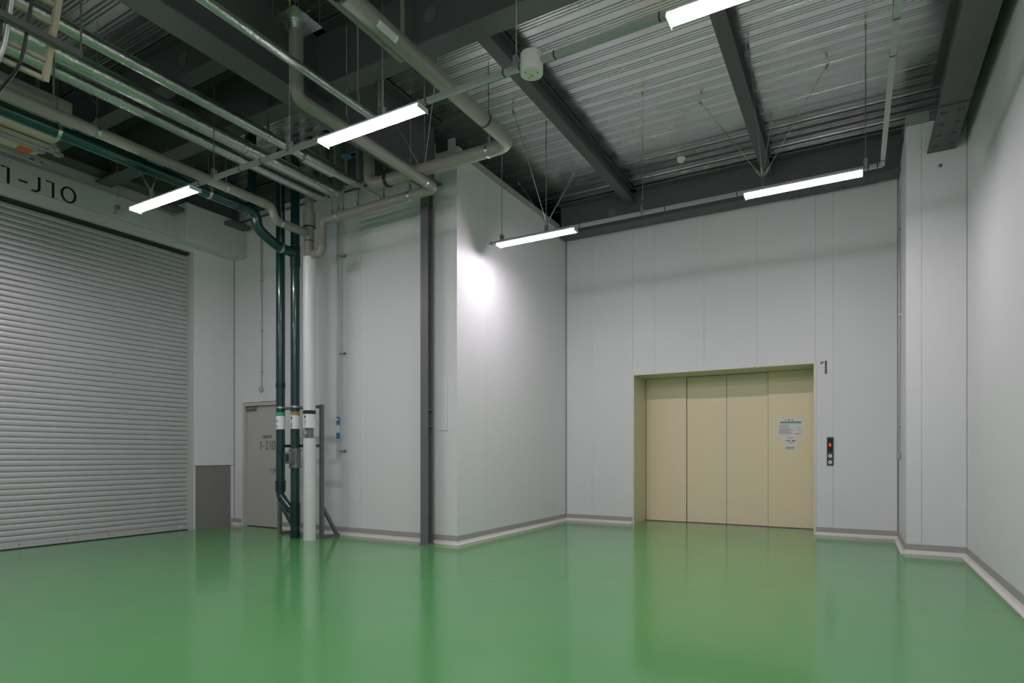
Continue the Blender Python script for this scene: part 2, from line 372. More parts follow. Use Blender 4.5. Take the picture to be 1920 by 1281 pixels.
# ------------------------------------------------------------------ goods lift (door_3)
d3 = bpy.data.objects.new('door_3', None); COL.objects.link(d3); d3.location = ((EX0 + EX1) / 2, YB, 0); OFF[d3.name] = V(d3.location)
struct(d3, 'wide beige four-panel goods lift door in a deep recess', 'lift door')
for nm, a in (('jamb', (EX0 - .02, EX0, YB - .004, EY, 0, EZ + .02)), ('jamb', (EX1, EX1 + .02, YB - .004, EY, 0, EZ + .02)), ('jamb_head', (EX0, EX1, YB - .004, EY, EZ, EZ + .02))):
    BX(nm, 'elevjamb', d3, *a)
MB().box(EX0 - .022, EX0 + .006, YB - .012, YB - .004, 0, EZ + .022).box(EX1 - .006, EX1 + .022, YB - .012, YB - .004, 0, EZ + .022).box(EX0 + .006, EX1 - .006, YB - .012, YB - .004, EZ - .006, EZ + .022).build('edge_trim', 'elevtrim', d3)
lw = []
xs = [EX0, onY(1287, 900, EY).x, onY(1362, 900, EY + .02).x, onY(1440, 900, EY).x, EX1]
for i in range(4):
    yo = EY + (.0 if i in (0, 3) else .035)
    lw.append(BX('door_panel', 'elev', d3, xs[i] + (.004 if i in (0,) else .003), xs[i + 1] - .003 + (.0 if i != 1 else 0), yo, yo + .03, .012, EZ - .002, bev=.002))
BX('car_back', 'shutdark', d3, EX0 - .02, EX1 + .02, EY + .07, EY + .09, 0, EZ + .02)
BX('sill', 'valve', d3, EX0, EX1, EY - .03, EY + .07, .0, .006)
# notices on the right leaf (each a thing of its own)
def notice(name, label, px, rows, group=None):
    a = onY(px[0], px[1], EY); b = onY(px[2], px[3], EY)
    r = thing(name, ((a.x + b.x) / 2, EY, b.z), label, 'notice', group)
    BX('sheet', 'paper', r, a.x, b.x, EY - .003, EY - .0005, b.z, a.z)
    W = b.x - a.x; Hn = a.z - b.z
    for kind, *q in rows:
        if kind == 'bar':
            x0, x1, y0, y1, mt = q
            BX('print_line', mt, r, a.x + W * x0, a.x + W * x1, EY - .0036, EY - .0029, a.z - Hn * y1, a.z - Hn * y0)
        else:
            tx, x, y, s, mt = q
            text_mesh('print_text', tx, s, (a.x + W * x, EY - .003, a.z - Hn * y), (1, 0, 0), (0, 0, 1), mt, r, thick=.0006, align='CENTER')
rows = [('t', '△ 警 告', .46, .155, .042, 'ink'), ('bar', .10, .93, .20, .25, 'ink'), ('bar', .12, .95, .30, .33, 'fade')]
for q in range(3): rows.append(('bar', .06, .45 + .03 * (q % 2), .38 + q * .055, .405 + q * .055, 'fade'))
for q in range(6): rows.append(('bar', .06, .50 + .05 * ((q * 7) % 3), .57 + q * .06, .60 + q * .06, 'fade'))
rows += [('bar', .63, .95, .52, .535, 'fade'), ('bar', .63, .635, .52, .80, 'fade'), ('bar', .75, .97, .66, .69, 'fade'), ('bar', .66, .92, .88, .915, 'red')]
notice('warning_notice', 'largest white warning sheet on the right lift leaf', (1458, 785, 1505.5, 817), rows)
notice('warning_notice', 'small square warning sheet below the largest sheet on the lift leaf', (1470, 818.3, 1493.5, 835), [('t', '△ 警 告', .5, .28, .028, 'ink'), ('bar', .26, .48, .46, .56, 'ink'), ('bar', .62, .90, .46, .56, 'ink'), ('bar', .1, .2, .46, .58, 'fade'), ('bar', .34, .84, .68, .75, 'fade')])
notice('warning_notice', 'thin strip notice with red print, lowest on the lift leaf', (1470.5, 836, 1491, 844), [('bar', .12, .92, .30, .46, 'red'), ('bar', .06, .92, .64, .74, 'ink')])
# floor number
a = onY(1537, 702, YB); b = onY(1549, 677, YB)
r = strokes('lettering', [[(.0, (b.z - a.z) * .84), (.075, b.z - a.z), (.075, 0)]], .03, (a.x + .01, YB - .0005, a.z), (1, 0, 0), (0, 0, 1), 'greyink', None, t=.003)
tag(r, 'large grey floor number 1 on the wall right of the lift', 'floor number')
# call panel
a = onY(1550.5, 820, YB); b = onY(1563, 873, YB)
cp = thing('call_panel', ((a.x + b.x) / 2, YB, b.z), 'dark lift call panel with red display and two round buttons', 'call panel')
BX('casing', 'callbox', cp, a.x, b.x, YB - .016, YB - .0005, b.z, a.z, bev=.003)
W = b.x - a.x; Hn = a.z - b.z; cx = (a.x + b.x) / 2
BX('display', 'screen', cp, a.x + W * .16, b.x - W * .16, YB - .018, YB - .0155, b.z + Hn * .49, a.z - Hn * .05)
strokes('red_digit', [[(-.006, .0), (-.006, .036)][::-1] + [], [(-.010, .034), (-.016, .012), (.008, .012)], [(.002, .034), (.002, 0)]][1:], .0075, (cx, YB - .0182, b.z + Hn * .705), (1, 0, 0), (0, 0, 1), 'led', cp, t=.001)
BX('red_bar', 'led', cp, cx - .017, cx + .015, YB - .0192, YB - .0178, b.z + Hn * .675, b.z + Hn * .692)
for q in (.335, .115):
    bt = MB().cyl((cx, YB - .015, b.z + Hn * q), (cx, YB - .022, b.z + Hn * q), .028, 24).build('button', 'button', cp)
    sg = 1 if q > .2 else -1
    z0 = b.z + Hn * q
    MB().poly([(cx - .011, YB - .0226, z0 - sg * .006), (cx + .011, YB - .0226, z0 - sg * .006), (cx, YB - .0226, z0 + sg * .013)], (0, .0008, 0)).build('arrow', 'ink', bt)

# ------------------------------------------------------------------ metal deck ceiling
ce = struct(BX('ceiling', 'cap', None, XL - .3, XR + .3, YR - .2, 11.6, ZD + .06, ZD + .2), 'corrugated galvanised metal deck ceiling', 'ceiling')
prof = []
for q in range(3):
    o_ = q * .2
    prof += [(o_, 0), (o_ + .062, 0), (o_ + .068, .022), (o_ + .082, .022), (o_ + .088, 0), (o_ + .108, 0), (o_ + .113, .018), (o_ + .125, .018), (o_ + .130, 0), (o_ + .150, 0), (o_ + .155, .018), (o_ + .167, .018), (o_ + .172, 0)]
prof += [(.594, 0), (.594, -.006), (.606, -.006), (.606, .0)]
k = len(prof); dm = MB()
x0, x1 = XL - .2, XR + .2
dm.add([(x, y, z) for x in (x0, x1) for y, z in prof], [(j, j + 1, k + j + 1, k + j) for j in range(k - 1)])
dme = dm.mesh('deck_sheet', 'deck', V((0, 0, 0)))
y = YR - .1; i = 0
while y < 10.5:
    o = bpy.data.objects.new('deck_sheet', dme); COL.objects.link(o); o.parent = ce
    o.location = V((0, y, ZD + .012)) - off(ce); y += .6

# ------------------------------------------------------------------ steel beams
def beam(label, axis, c, a0, a1, zb, zt, bw, tw=None, tf=.018, wt=.012, name='steel_beam', splice=None, holes=()):
    """I-section; axis 'y' runs along y at x=c, axis 'x' runs along x at y=c"""
    tw = tw or bw; mid = (a0 + a1) / 2
    r = thing(name, (c, mid, zb) if axis == 'y' else (mid, c, zb), label, 'beam', 'steel beams under the deck')
    def B(nm, c0, c1, z0, z1, s0=a0, s1=a1):
        return BX(nm, 'steel', r, c0, c1, s0, s1, z0, z1) if axis == 'y' else BX(nm, 'steel', r, s0, s1, c0, c1, z0, z1)
    B('bottom_flange', c - bw / 2, c + bw / 2, zb, zb + tf); B('top_flange', c - tw / 2, c + tw / 2, zt - tf, zt)
    B('web', c - wt / 2, c + wt / 2, zb + tf, zt - tf)
    for s in holes:
        P = (lambda u, h: V((c + u, s, h))) if axis == 'y' else (lambda u, h: V((s, c + u, h)))
        zc = (zb + zt) / 2
        MB().cyl(P(-.014, zc), P(.014, zc), .075, 24).build('sleeve_ring', 'post', r)
    if splice:
        s0, s1 = splice
        B('splice_plate', c - bw / 2 + .004, c + bw / 2 - .004, zb - .012, zb, s0, s1)
        bo = MB(); nB = 4
        for q in range(nB):
            s = s0 + (s1 - s0) * (q + .5) / nB
            for u in (-bw * .34, -bw * .22, bw * .22, bw * .34):
                p = V((c + u, s, zb - .012)) if axis == 'y' else V((s, c + u, zb - .012))
                bo.cyl(p, p - V((0, 0, .016)), .014, 6)
        bo.build('bolt', 'steel', r)
    return r
ZT = ZD - .001
beam('slim secondary beam over the hall, left of the two slim ones', 'y', -3.38, 4.72, 10.2, 5.60, ZT, .15)
beam('slim secondary beam over the hall above the right far lamp', 'y', -1.18, 4.72, 10.2, 5.60, ZT, .15)
beam('heavy beam along the right wall ending in a bolted plate at the pier', 'y', .918, YR + .05, YP + .0, 4.98, ZT, .28, .17, splice=(7.9, 9.0))
beam('heavy girder running back above the silver pipes to the grey post', 'y', -5.12, YR + .05, 6.80, 4.98, ZT, .30)
beam('wide cross girder above the near lamp row', 'x', 4.69, -5.105, XR - .02, 5.16, ZT, .24, holes=(-3.57,))
beam('cross girder left of the silver pipes, in line with the wide girder', 'x', 4.69, XL + .06, -5.135, 5.16, ZT, .22)
beam('cross beam high at the left, nearest the camera side', 'x', 3.98, XL + .06, -5.135, 5.32, ZT, .18, holes=(-6.4,))
beam('deep dark girder in front of the lift wall', 'x', 10.21, XS + .02, XP + .02, 5.25, ZT, .32, splice=(-.9, .3), holes=(-3.75,))
beam('dark girder on top of the wall behind the drain pipes', 'x', 6.94, XL + .06, -5.20, 5.305, ZT, .20)
beam('dark girder above the roller shutter', 'y', -9.40, YR + .05, 6.80, 5.26, ZT, .28)
beam('cross beam over the near left, behind the lettered lintel', 'x', 1.9, XL + .06, -5.135, 5.32, ZT, .18)
beam('short secondary beam between the girders at the top of the view', 'y', -3.38, 1.2, 4.56, 5.60, ZT, .15)
# stiff end plate at the slim beam foot
# ------------------------------------------------------------------ grey H post
pc = thing('steel_post', (-5.18, 6.72, 0), 'grey H-section steel post standing at the room corner', 'post')
px0, px1, py0, py1 = -5.243, -5.118, 6.657, 6.782
BX('flange', 'post', pc, px0, px1, py0, py0 + .009, 0, 4.975); BX('flange', 'post', pc, px0, px1, py1 - .009, py1, 0, 4.975)
BX('web', 'post', pc, -5.186, -5.176, py0 + .009, py1 - .009, 0, 4.975)
for z in (1.63, 1.86): BX('stiffener', 'post', pc, -5.176, px1 - .006, py0 + .009, py1 - .009, z, z + .01)
BX('base_plate', 'post', pc, px0 - .02, px1 + .02, py0 - .02, py1 + .015, 0, .012)
# patch panel beside the post
tag(BX('patch_cover', 'panel', None, -5.10, -4.925, YM - .012, YM - .0005, 1.58, 2.35, bev=.002), 'white cover sheet on the wall right of the grey post', 'cover panel')
tag(BX('vent_opening', 'shutdark', None, -5.105, -4.925, YM - .03, YM - .0005, 5.475, 5.622), 'small dark square opening at the top of the room corner', 'opening')

# ------------------------------------------------------------------ lamps and their rails
ZR0, ZR1 = 4.265, 4.305
def lamp(x0, x1, y, label):
    r = thing('linear_lamp', ((x0 + x1) / 2, y, 4.215), label, 'lamp', 'linear lamps on the hanging rails')
    BX('housing', 'housing', r, x0 - .004, x1 + .004, y - .074, y + .074, 4.247, 4.264, bev=.003)
    b = MB(); pts = [(-.066, 4.2475), (-.064, 4.235), (-.054, 4.225), (-.03, 4.221), (0, 4.22), (.03, 4.221), (.054, 4.225), (.064, 4.235), (.066, 4.2475)]
    m_ = len(pts)
    b.add([(x, y + u, z) for x in (x0 + .004, x1 - .004) for u, z in pts], [(k, k + 1, m_ + k + 1, m_ + k) for k in range(m_ - 1)] + [list(range(m_)), list(range(m_, 2 * m_)), (0, m_ - 1, 2 * m_ - 1, m_)])
    b.build('diffuser', 'lamp', r)
    for xx in (x0 - .002, x1 + .002): BX('end_cap', 'housing', r, xx - .004, xx + .004, y - .072, y + .072, 4.217, 4.247)
    return r
NY, FY = 4.15, 7.42
lamp(-7.66, -6.46, NY, 'lit linear lamp in front of the lettered lintel, leftmost on the near rail')
lamp(-4.443, -3.245, NY, 'lit linear lamp in the middle of the near rail')
lamp(-1.115, .085, NY, 'lit linear lamp at the top edge, rightmost on the near rail')
lamp(-4.43, -3.235, FY, 'lit linear lamp on the far rail beside the enclosed room')
lamp(-1.108, .07, FY, 'lit linear lamp on the far rail near the right pier')
for yy, nm in ((.85, 'overhead row'), (-2.45, 'rearmost row')):  # unseen lamp rows, added to spread light through the hall
    for xx, sd in ((-7.75, 'left'), (-4.496, 'middle'), (-1.13, 'right')):
        if yy < 0 and sd == 'left': continue
        lamp(xx, xx + 1.21, yy, 'added linear lamp out of view, %s one of the %s' % (sd, nm))
def vrod(b, x, y, z0, z1=ZD + .01, r=.0055): b.cyl((x, y, z0), (x, y, z1), r, 6)
def rail(name, label, pts, rods, ties, stays=()):
    r = thing(name, V(pts[0]), label, 'rail', 'hanging cable rails')
    b = MB()
    for p, q in zip(pts[:-1], pts[1:]): b.bar(p, q, .040, .040)
    b.build('channel', 'galv_matt', r)
    for x, y in rods:
        rb = MB(); vrod(rb, x, y, ZR1 + .02); h = rb.build('hanger_rod', 'galv', r)
        MB().box(x - .018, x + .018, y - .028, y + .028, ZR0 + .002, ZR1 + .075).build('hanger_clip', 'galv', h)
        MB().cyl((x, y, ZD - .06), (x, y, ZD - .02), .012, 8).build('anchor_tag', 'yellow', h)
    for x, y, ax in ties:
        t = MB()
        if ax == 'x': t.box(x - .005, x + .005, y - .0225, y + .0225, ZR0 - .003, ZR1 + .003)
        else: t.box(x - .0225, x + .0225, y - .005, y + .005, ZR0 - .003, ZR1 + .003)
        t.build('black_tie', 'black', r)
    for x, y, tops in stays:
        hub = MB().cyl((x, y, ZR1), (x, y, ZR1 + .12), .02, 8).build('stay_hub', 'galv', r)
        for tx, ty in tops:
            s = MB().cyl((x, y, ZR1 + .10), (tx, ty, ZD + .01), .0045, 6)
            a = V((x, y, ZR1 + .10)); d = (V((tx, ty, ZD)) - a)
            s.cyl(a + d * .03, a + d * .09, .011, 6); s.cyl(a + d * .93, a + d * .97, .014, 6)
            s.build('stay_wire', 'galv', hub)
    return r
zc = (ZR0 + ZR1) / 2
rail('light_rail', 'long galvanised cable rail carrying the near row of lamps', [(-8.12, NY, zc), (XR - .05, NY, zc)],
     [(onY(220, 400, NY).x, NY), (onY(401, 330, NY).x, NY), (onY(543, 280, NY).x, NY), (onY(717, 220, NY).x, NY), (onY(968, 125, NY).x, NY), (.75, NY)],
     [(onY(px, 300, NY).x, NY, 'x') for px in (375, 450, 490, 800, 945, 975, 1040, 1237)],
     [(onY(284, 355, NY).x, NY, [onz(*q, ZD).xy for q in ((160, 165), (328, 240), (313, 400), (255, 330))])])
rail('light_rail', 'galvanised cable rail carrying the far row of lamps, turning towards the camera at the right', [(-4.60, FY, zc), (.25, FY, zc), (.25, YR + .1, zc)],
     [(onY(941, 450, FY).x, FY), (onY(1024, 415, FY).x, FY), (onY(1205, 400, FY).x, FY), (onY(1623, 310, FY).x, FY), (.25, 5.3), (.25, 2.4)],
     [(onY(px, 400, FY).x, FY, 'x') for px in (922, 1087, 1204, 1247, 1382, 1628, 1645)] + [(.25, q, 'y') for q in (7.27, 5.4, 4.95, 3.2)],
     [(onY(1025, 415, FY).x, FY, [onz(*q, ZD).xy for q in ((960, 200), (970, 340), (1077, 322), (1100, 290))]), (onY(1430, 340, FY).x, FY, [onz(*q, ZD).xy for q in ((1310, 188), (1402, 75), (1446, 228), (1555, 115))])])
for yy, nm in ((.85, 'overhead'), (-2.45, 'rearmost')):  # rails for the added, unseen lamp rows
    rail('light_rail', 'cable rail of the added %s lamp row out of view' % nm, [(-8.22, yy, zc), (.2, yy, zc)], [(-6.3, yy), (-2.9, yy)], [])
# cylindrical alarm speaker on the near rail
p = onY(997, 130, NY)
sp = thing('ceiling_speaker', (p.x, NY, 4.2), 'white cylinder unit hanging on the near lamp rail', 'sensor')
MB().cyl((p.x, NY, 4.21), (p.x, NY, 4.35), .088, 32).build('body', 'white', sp)
MB().cyl((p.x, NY, 4.2), (p.x, NY, 4.211), .086, 32).build('face_plate', 'white', sp)
MB().cyl((p.x, NY, 4.187), (p.x, NY, 4.201), .014, 14).build('lens', 'yellow', sp)
for dx, dy in ((.05, .0), (-.04, .03), (-.03, -.045)): MB().cyl((p.x + dx, NY + dy, 4.196), (p.x + dx, NY + dy, 4.201), .006, 8).build('screw', 'valve', sp)
# smoke detector
p = onz(1277, 298, 5.55)
sd = thing('smoke_detector', (p.x, p.y, 5.5), 'small white smoke detector hanging below the deck', 'detector')
MB().cyl((p.x, p.y, 5.52), (p.x, p.y, 5.56), .05, 20, .06).build('head', 'white', sd)
MB().cyl((p.x, p.y, 5.50), (p.x, p.y, 5.52), .03, 16).build('chamber', 'white', sd)
rb = MB(); vrod(rb, p.x - .04, p.y, 5.56); rb.cyl((p.x - .04, p.y, 5.7), (p.x - .04, p.y, 5.76), .012, 8); rb.build('hanger_rod', 'galv', sd)

# ------------------------------------------------------------------ pipes
def pipe(name, label, pts, r, m, fil=.11, cat='pipe', group=None, fit=None, n=18, rings=(), hang=(), ringr=1.09, ringl=.035, clampm='galv'):
    """pts: route; rings: list of (seg index, t) couplings; hang: (seg, t) hanger positions"""
    pts = [V(p) for p in pts]; root = thing(name, pts[0] if pts[0].z <= pts[-1].z else pts[-1], label, cat, group)
    MB().tube(pts, r, fil, n).build('pipe_run', m, root)
    def at(i, t): a, b = pts[i], pts[i + 1]; return a.lerp(b, t), (b - a).normalized()
    for i, t in rings:
        p, d = at(i, t); MB().cyl(p - d * ringl, p + d * ringl, r * ringr, n).build('coupling', fit or m, root)
    for i, t in hang:
        p, d = at(i, t); c = MB().cyl(p - d * .018, p + d * .018, r * 1.07, n).build('clamp', clampm, root)
        hb = MB(); vrod(hb, p.x, p.y, p.z + r); hb.box(p.x - .012, p.x + .012, p.y - .012, p.y + .012, p.z + r, p.z + r + .09); hb.build('hanger_rod', clampm, c)
    return root
# three lagged silver pipes
dz = 3.65; sz = CAMZ + dz
for ratio, r_, px, lab in ((-1.603, .058, (668, 348), 'silver lagged pipe nearest the heavy girder, with a thick lagged sleeve'), (-1.727, .080, (640, 350), 'thickest silver lagged pipe, middle of the three side by side'), (-1.808, .066, (612, 362), 'silver lagged pipe farthest left of the three side by side')):
    X = ratio * dz; yend = 6.12 + (0.06 if ratio < -1.7 else 0)
    P = pipe('lagged_pipe', lab, [(X, YR + .05, sz), (X, yend, sz), (X, yend, ZD)], r_, 'lag', fil=.13, hang=[(0, .35), (0, .62), (0, .86)], rings=[(0, q) for q in (.28, .41, .55, .70, .80)], ringr=1.012, ringl=.012, group='silver lagged pipes')
    if ratio > -1.65:
        ya, yb_ = X / (ray(567, 300).x / ray(567, 300).y), X / (ray(622, 330).x / ray(622, 330).y)
        MB().cyl((X, ya, sz), (X, yb_, sz), .088, 20).build('sleeve', 'lag', P)
        v = MB().cyl((X, 5.86, sz + .05), (X, 5.86, sz + .30), .02, 10).build('valve_stem', 'valve', P)
        MB().cyl((X, 5.86, sz + .28), (X, 5.86, sz + .30), .07, 16).build('valve_wheel', 'blue', v)
# single silver pipe left of the cross girder
dz2 = 3.5; X = -1.245 * dz2
pipe('silver_pipe', 'single thin silver pipe crossing under the wide girder', [(X, YR + .05, CAMZ + dz2), (X, 4.85, CAMZ + dz2), (X, 4.85, ZD)], .040, 'lag', fil=.09, hang=[(0, .72), (0, .965)], rings=[(0, .8), (0, .93)], ringr=1.05, ringl=.02)
# thick beige drain P3
XP3, YP3, ZP3 = -3.42, 6.0, 4.80
P3 = pipe('drain_pipe', 'thick beige pipe running back then bending left along the room wall', [(XP3, YR + .05, ZP3), (XP3, YP3, ZP3), (-5.58, YP3, ZP3), (-5.58, YP3, ZD)], .078, 'beige', fil=.19, hang=[(0, .70), (1, .14)], rings=[(0, .945)], ringr=1.06, ringl=.012, fit='black')
MB().cyl((-5.26, YP3, ZP3), (-5.285, YP3, ZP3), .088, 20).build('flange_ring', 'darkred', P3); MB().cyl((-5.235, YP3, ZP3), (-5.26, YP3, ZP3), .092, 20).build('flange_ring', 'black', P3)
for yy in (3.30, 3.36): MB().cyl((XP3, yy, ZP3), (XP3, yy + .03, ZP3), .088, 20).build('clamp', 'galv' if yy < 3.35 else 'black', P3)
# sticker on that pipe
a = 3.72; b = MB()
for k in range(4):
    pass
n_ = 5; vv = []
for yy in (a, a + .24):
    for k in range(n_ + 1):
        t = math.radians(-62 + 40 * k / n_); vv.append((XP3 + math.cos(t) * .0788, yy, ZP3 + math.sin(t) * .0788))
b.add(vv, [(k, k + 1, n_ + 2 + k, n_ + 1 + k) for k in range(n_)]); b.build('sticker', 'paper', P3)
for q in range(4):
    t = math.radians(-56 + 9 * q); c_, s_ = math.cos(t) * .0792, math.sin(t) * .0792
    MB().bar((XP3 + c_, a + .02, ZP3 + s_), (XP3 + c_, a + .21, ZP3 + s_), .0025, .0025).build('print_line', 'fade', P3)
# conduit beside it
d_ = ray(771, 129); rt_ = d_.x / d_.z; zc2 = 5.02; Xc = rt_ * (zc2 - CAMZ)
pipe('conduit_pipe', 'narrow grey conduit above the thick beige pipe', [(Xc, YR + .05, zc2), (Xc, 4.52, zc2), (Xc, 4.52, ZD)], .026, 'beige', fil=.06, n=12, hang=[(0, .8)])
# beige P4: from the deck, along, left along the wall, down into the stack
XP4, YP4, ZP4 = -4.65, 6.2, 4.635
YST, XST = 6.2, -6.923
Y4 = 4.008
P4 = pipe('drain_pipe', 'beige pipe dropping from the deck and running back to the grey post', [(XP4, Y4, 5.38), (XP4, Y4, ZP4 + .03), (XP4, YP4, ZP4), (-6.66, YP4, ZP4 - .03), (-6.66, YP4, 4.15), (XST + .08, YP4, 4.15)], .062, 'beige', fil=.10,
     hang=[(1, .30), (1, .90), (2, .20), (2, .84)], rings=[(0, .80), (1, .06), (1, .955), (2, .035), (2, .955), (3, .24), (3, .78), (4, .5)], ringr=1.05, ringl=.012)
MB().cyl((XP4, Y4, 5.30), (XP4, Y4, 5.38), .066, 14, .09).build('fire_collar', 'galv', P4)
cpl = MB().box(XP4 - .17, XP4 + .17, Y4 - .17, Y4 + .17, 5.38, 5.39).build('collar_plate', 'galv', P4)
for ex, ey in ((-.15, -.15), (.15, -.15), (-.15, .15), (.15, .15)): MB().cyl((XP4 + ex, Y4 + ey, 5.39), (XP4 + ex, Y4 + ey, ZD), .006, 6).build('hanger_rod', 'steel', cpl)
for tx, ty in ((XP4 - .5, 5.6), (XP4 + .5, 5.6)): MB().cyl((XP4, 5.97, ZP4 + .1), (tx, ty, ZD), .0045, 6).build('stay_wire', 'galv', P4)
# beige P5
XP5, ZP5 = -6.98, 4.66
pipe('drain_pipe', 'beige pipe beside the green pipe, stepping down into the white stack', [(XP5, YR + .05, ZP5 + .02), (XP5, 5.60, ZP5), (XP5, 5.64, 4.49), (XST, YST - .06, 4.46)], .060, 'beige', fil=.11, hang=[(0, .60), (0, .78), (0, .93), (2, .2)], rings=[(0, .655), (0, .68), (0, .985), (2, .05)], ringr=1.05, ringl=.012)
# white and beige stack
ST = thing('drain_stack', (XST, YST, 0), 'white vertical stack, rightmost of the three standing pipes', 'pipe')
zA = onY(580, 822, YST).z; zB = onY(580, 803, YST).z; zC = onY(580, 483, YST).z
MB().cyl((XST + .005, YST, .0), (XST + .005, YST, zA), .088, 28).build('lower_cover', 'whitepipe', ST)
MB().cyl((XST, YST, zB), (XST, YST, zC), .088, 28).build('upper_cover', 'whitepipe', ST)
MB().cyl((XST, YST, zC), (XST, YST, ZD), .063, 22).build('riser', 'beige', ST)
MB().cyl((XST, YST, zC + .03), (XST, YST, 4.36), .069, 22).build('tee_fitting', 'beige', ST)
MB().cyl((XST, YST, 4.36), (XST, YST, 4.58), .067, 22).build('tee_fitting', 'beige', ST)
MB().cyl((XST, YST, 4.56), (XST, YST, 4.80), .088, 22).build('reducer', 'beige', ST)
for z in (4.35, 4.555): MB().cyl((XST, YST, z), (XST, YST, z + .012), .0715 if z < 4.5 else .090, 22).build('joint_ring', 'black', ST)
zz = (zA + zB) / 2
sg_ = MB().cyl((XST, YST, zA - .01), (XST, YST, zB + .01), .055, 18).build('sight_fitting', 'valve', ST)
MB().cyl((XST - .01, YST - .05, zz), (XST - .03, YST - .10, zz), .045, 18).build('round_cap', 'galv_matt', sg_)
ZL0, ZL1, ZL2 = onY(580, 803, YST).z + .002, onY(580, 777, YST).z, onY(580, 770, YST).z
def band(root, X, Y, r, z0, z1, m, nm='band', a0=0, a1=360):
    n = 32; b = MB(); vv = []; full = a1 - a0 >= 360
    for z in (z0, z1):
        for k in range(n + (0 if full else 1)):
            t = math.radians(a0 + (a1 - a0) * k / n); vv.append((X + math.cos(t) * r, Y + math.sin(t) * r, z))
    m_ = n if full else n + 1
    b.add(vv, [(k, (k + 1) % m_, m_ + (k + 1) % m_, m_ + k) for k in range(n)], True)
    return b.build(nm, m, root)
def vtext(root, X, Y, r, txt, ztop, size, ang0):
    """characters stacked downwards, wrapped onto the pipe at angle ang0"""
    z = ztop
    for ch in txt:
        z -= size * 1.06
        t = math.radians(ang0); nrm = V((math.cos(t), math.sin(t), 0)); u = V((-math.sin(t), math.cos(t), 0))
        text_mesh('lettering', ch, size, V((X, Y, z)) + nrm * r - u * size * .5, u, (0, 0, 1), 'ink', root, thick=.0015)
band(ST, XST, YST, .0888, ZL0, ZL1, 'paper', 'label_band'); band(ST, XST, YST, .0888, ZL1, ZL2, 'black', 'colour_band')
CANG = math.degrees(math.atan2(-YST, -XST))
def ch_arrow(root, X, Y, r, z, ang):
    t = math.radians(ang); nrm = V((math.cos(t), math.sin(t), 0)); u = V((-math.sin(t), math.cos(t), 0)); o = V((X, Y, z)) + nrm * (r + .0012)
    MB().poly([o - u * .016 + V((0, 0, .012)), o + u * .016 + V((0, 0, .012)), o - V((0, 0, .026))], nrm * .001).poly([o - u * .006 + V((0, 0, .03)), o + u * .006 + V((0, 0, .03)), o + u * .006 + V((0, 0, .012)), o - u * .006 + V((0, 0, .012))], nrm * .001).build('arrow', 'ink', root)
ch_arrow(ST, XST, YST, .0888, ZL1 - .045, CANG - 42); vtext(ST, XST, YST, .0888, '空調ドレン', ZL1 - .07, .030, CANG - 42)

# green vertical pipes
YG, RG = 6.24, .066
XG1 = onY(526, 850, YG).x; XG2 = onY(553.5, 900, YG).x
g1 = thing('drain_stack', (XG1, YG, onY(526, 960, YG).z), 'dark green vertical vent pipe in front of the grey door', 'pipe')
z905, z925 = onY(526, 903, YG).z, onY(526, 922, YG).z
MB().cyl((XG1, YG, z925), (XG1, YG, ZD), RG, 24).build('pipe_run', 'green', g1)
MB().cyl((XG1, YG, z925), (XG1, YG, z905), RG * 1.13, 24).cyl((XG1, YG, z905 - .012), (XG1, YG, z905 + .008), RG * 1.24, 24).build('socket', 'greenfit', g1)
zj = onY(548, 965, YG).z
MB().tube([(XG1, YG, z925 + .005), (XG1, YG, z925 - .07), (XG2 - .03, YG, zj + .02), (XG2, YG, zj - .05)], RG * .93, .06, 20).build('offset_bend', 'green', g1)
d_ = V((XG2 - .03 - XG1, 0, zj + .02 - (z925 - .07))); a_ = V((XG1, YG, z925 - .07))
MB().cyl(a_ + d_ * .12, a_ + d_ * .17, RG * 1.02, 20).cyl(a_ + d_ * .72, a_ + d_ * .77, RG * 1.03, 20).build('coupling', 'greenfit', g1)
zk = onY(526, 724, YG).z
MB().cyl((XG1, YG, zk - .03), (XG1, YG, zk + .05), RG * 1.07, 24).build('coupling', 'greenfit', g1)
g2 = thing('drain_stack', (XG2, YG, 0), 'dark green vertical waste pipe with a grey valve, middle of the three', 'pipe')
MB().cyl((XG2, YG, 0), (XG2, YG, ZD), RG, 24).build('pipe_run', 'green', g2)
zt0, zt1 = onY(553, 985, YG).z, onY(553, 942, YG).z
MB().cyl((XG2, YG, 0), (XG2, YG, .12), RG * 1.1, 24).cyl((XG2, YG, zt0), (XG2, YG, zt1), RG * 1.1, 24).build('socket', 'greenfit', g2)
MB().cyl((XG2, YG, 4.05), (XG2, YG, 4.36), RG * 1.1, 24).build('socket', 'greenfit', g2)
zv0, zv1 = onY(553, 877, YG).z, onY(553, 842, YG).z
MB().cyl((XG2, YG, zv0), (XG2, YG, zv1), RG * 1.16, 20).cyl((XG2, YG, zv0), (XG2, YG, zv0 + .028), RG * 1.4, 20).cyl((XG2, YG, zv1 - .028), (XG2, YG, zv1), RG * 1.4, 20).build('check_valve', 'valve', g2)
vb = MB().box(XG2 - .07, XG2 + .055, YG - .135, YG - .05, zv0 + .055, zv1 - .05, bev=.006).build('valve_cover', 'valve', g2)
BX('valve_recess', 'shutdark', vb, XG2 - .05, XG2 + .02, YG - .1365, YG - .134, zv0 + .085, zv1 - .08)
for xx, zz_ in ((-.07, zv0 + .014), (.07, zv0 + .014), (-.07, zv1 - .014), (.07, zv1 - .014)): MB().cyl((XG2 + xx, YG - .045, zz_ - .03), (XG2 + xx, YG - .045, zz_ + .03), .008, 6).build('bolt', 'galv', vb)
